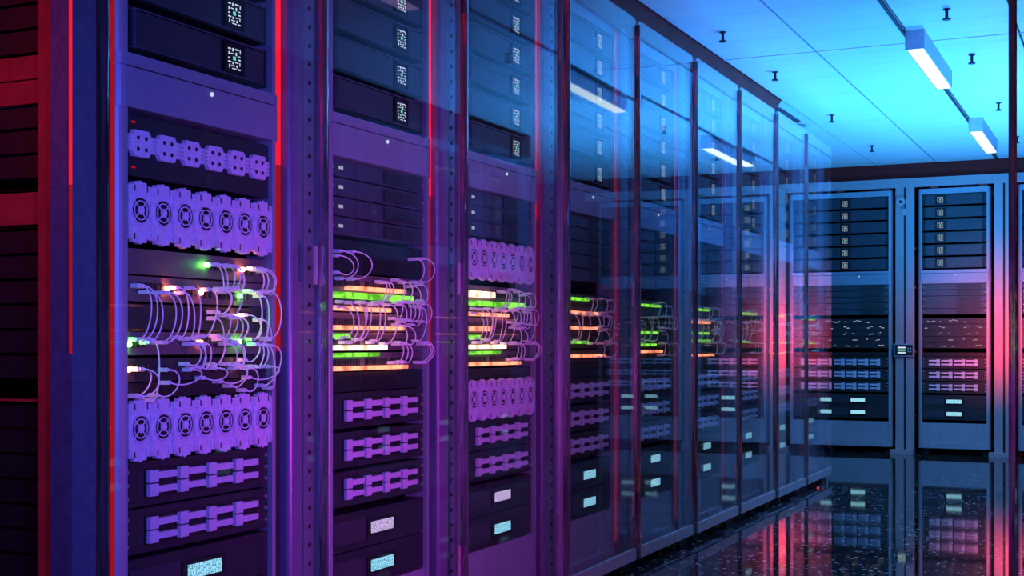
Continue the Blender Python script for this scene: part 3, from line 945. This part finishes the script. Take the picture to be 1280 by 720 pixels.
obj('conduit', MB().tube([(0.02, -0.008, -0.03), (0.022, -0.008, -0.056)], 0.005).mesh('conduit', CHROME), ab)

# ------------------------------------------------------------------ ceiling fittings
for k, y in enumerate((1.03, 3.58, 6.13, 8.69)):
    l = obj('linear_lamp', None, None, (-0.8775, y, CEIL_Z))
    tag(l, ['slim ceiling lamp by the aisle entrance', 'slim ceiling lamp above the third rack from the red end frame', 'slim white ceiling lamp with purple end cap, before the end wall lamp', 'slim white ceiling lamp at the end wall'][k], 'lamp', 'linear ceiling lamps')
    obj('housing', cached('lhou', lambda: MB().box(-0.040, 0.040, 0.004, 1.0, -0.085, 0.0).mesh('housing', WHITEM)), l)
    obj('diffuser', cached(('ldif', k > 1), lambda: MB().prism([(-0.034, -0.085), (0.034, -0.085), (0.028, -0.092), (-0.028, -0.092)], 0.010, 0.994, 'y').mesh('diffuser', LAMP if k > 1 else LAMPDIM)), l)
    ll = spot('lamp_light', (-0.8775, y + 0.5, CEIL_Z - 0.10), (-0.8775, y + 0.5, 0), 38 if k > 1 else 4, (0.55, 0.82, 1.0), 150)
    ll.parent = l
    ll.matrix_parent_inverse = l.matrix_world.inverted()
    ll.location = (0, 0.5, -0.10)
    obj('end_cap', cached('lcap', lambda: MB().box(-0.042, 0.042, 0.0, 0.004, -0.088, 0.0).mesh('end_cap', WHITEM)), l)
    obj('end_cap', cached('lcap2', lambda: MB().box(-0.042, 0.042, 1.0, 1.004, -0.088, 0.0).mesh('end_cap', WHITEM)), l)
tr_ = obj('supply_conduit', MB().box(-0.006, 0.006, -2.0, 11.0, -0.012, 0).mesh('supply_conduit', BLACK), None, (-0.928, 0.0, CEIL_Z))
tag(tr_, 'thin black conduit feeding the ceiling lamps', 'conduit')
for x in (-1.668, -0.702):
    for k, y in enumerate((2.9, 4.35, 5.81, 6.78, 8.21, 9.6)):
        s = obj('sprinkler_head', cached('spk', lambda: MB().tube([(0, 0, -0.002), (0, 0, -0.040)], 0.007, 8).mesh('sprinkler_head', BLACK)), None, (x, y, CEIL_Z))
        tag(s, '%s black sprinkler head from the entrance, ceiling %s' % (ORD[k], 'strip over the glass row' if x < -1 else 'strip past the lamps'), 'sprinkler', 'ceiling sprinkler heads')
        obj('escutcheon', cached('spk1', lambda: MB().prism([(0.016 * math.cos(2 * PI * i / 12), 0.016 * math.sin(2 * PI * i / 12)) for i in range(12)], -0.004, 0.0, 'z').mesh('escutcheon', DARK)), s)
        obj('deflector', cached('spk2', lambda: MB().prism([(0.017 * math.cos(2 * PI * i / 12), 0.017 * math.sin(2 * PI * i / 12)) for i in range(12)], -0.046, -0.040, 'z').mesh('deflector', DARK)), s)

# ------------------------------------------------------------------ facing row (seen in the glass) with one open door
OPX = 0.20
for i in range(7):
    cy = 3.352 + PITCH * i
    ph = '%s rack of the facing row' % ORD[i]
    b = Bay(OPX, cy, -PI / 2, ph)
    r = rack(b, 'glass-fronted %s, its door %s' % (ph, 'swung open into the aisle' if i == 1 else 'shut'), 'racks of the facing row', 0.0, door=(i != 1))
    if i == 1:
        pane, edge, hinge, rail = door_meshes()
        # hinged on the far side, swung towards the entrance
        d = obj('glass_door', pane, r, (-0.358, -0.045, 0), math.radians(180 - 41 - 0.0))
        d.rotation_euler = (0, 0, 0)
        d.scale = (-1, 1, 1)
        d.rotation_euler = (0, 0, math.radians(-39))
        obj('edge_trim', edge, d)
        obj('bottom_rail', rail, d)
        for z in (0.25, 1.05, 1.85):
            obj('hinge', hinge, d, (0, 0, z))
    servers(b, 'facing row rack ' + ORD[i], parts=False)
    for k in range(5):
        switch(b, 1.018 - 0.049 * k, 0.046, '%s dark switch from the top, %s' % (ORD[k], ph), 'switches in facing row', [], [], [(-0.2, 0.1, 0.0, 0.008, B_GREEN if k % 2 else B_ORANGE)] if k in (0, 2, 3) else [], body=DARK)
    display_unit(b, 0.396, 'upper screen unit, ' + ph, 'display units in facing row')
    display_unit(b, 0.298, 'lower screen unit, ' + ph, 'display units in facing row')
for i in range(8):
    b = Bay(OPX, 3.352 + PITCH * (i - 0.5), -PI / 2, '')
    divider(b, '%s divider of the facing row from the entrance' % ORD[i], 'dividers of the facing row', LED_SALMON, 0.04, 2.06)
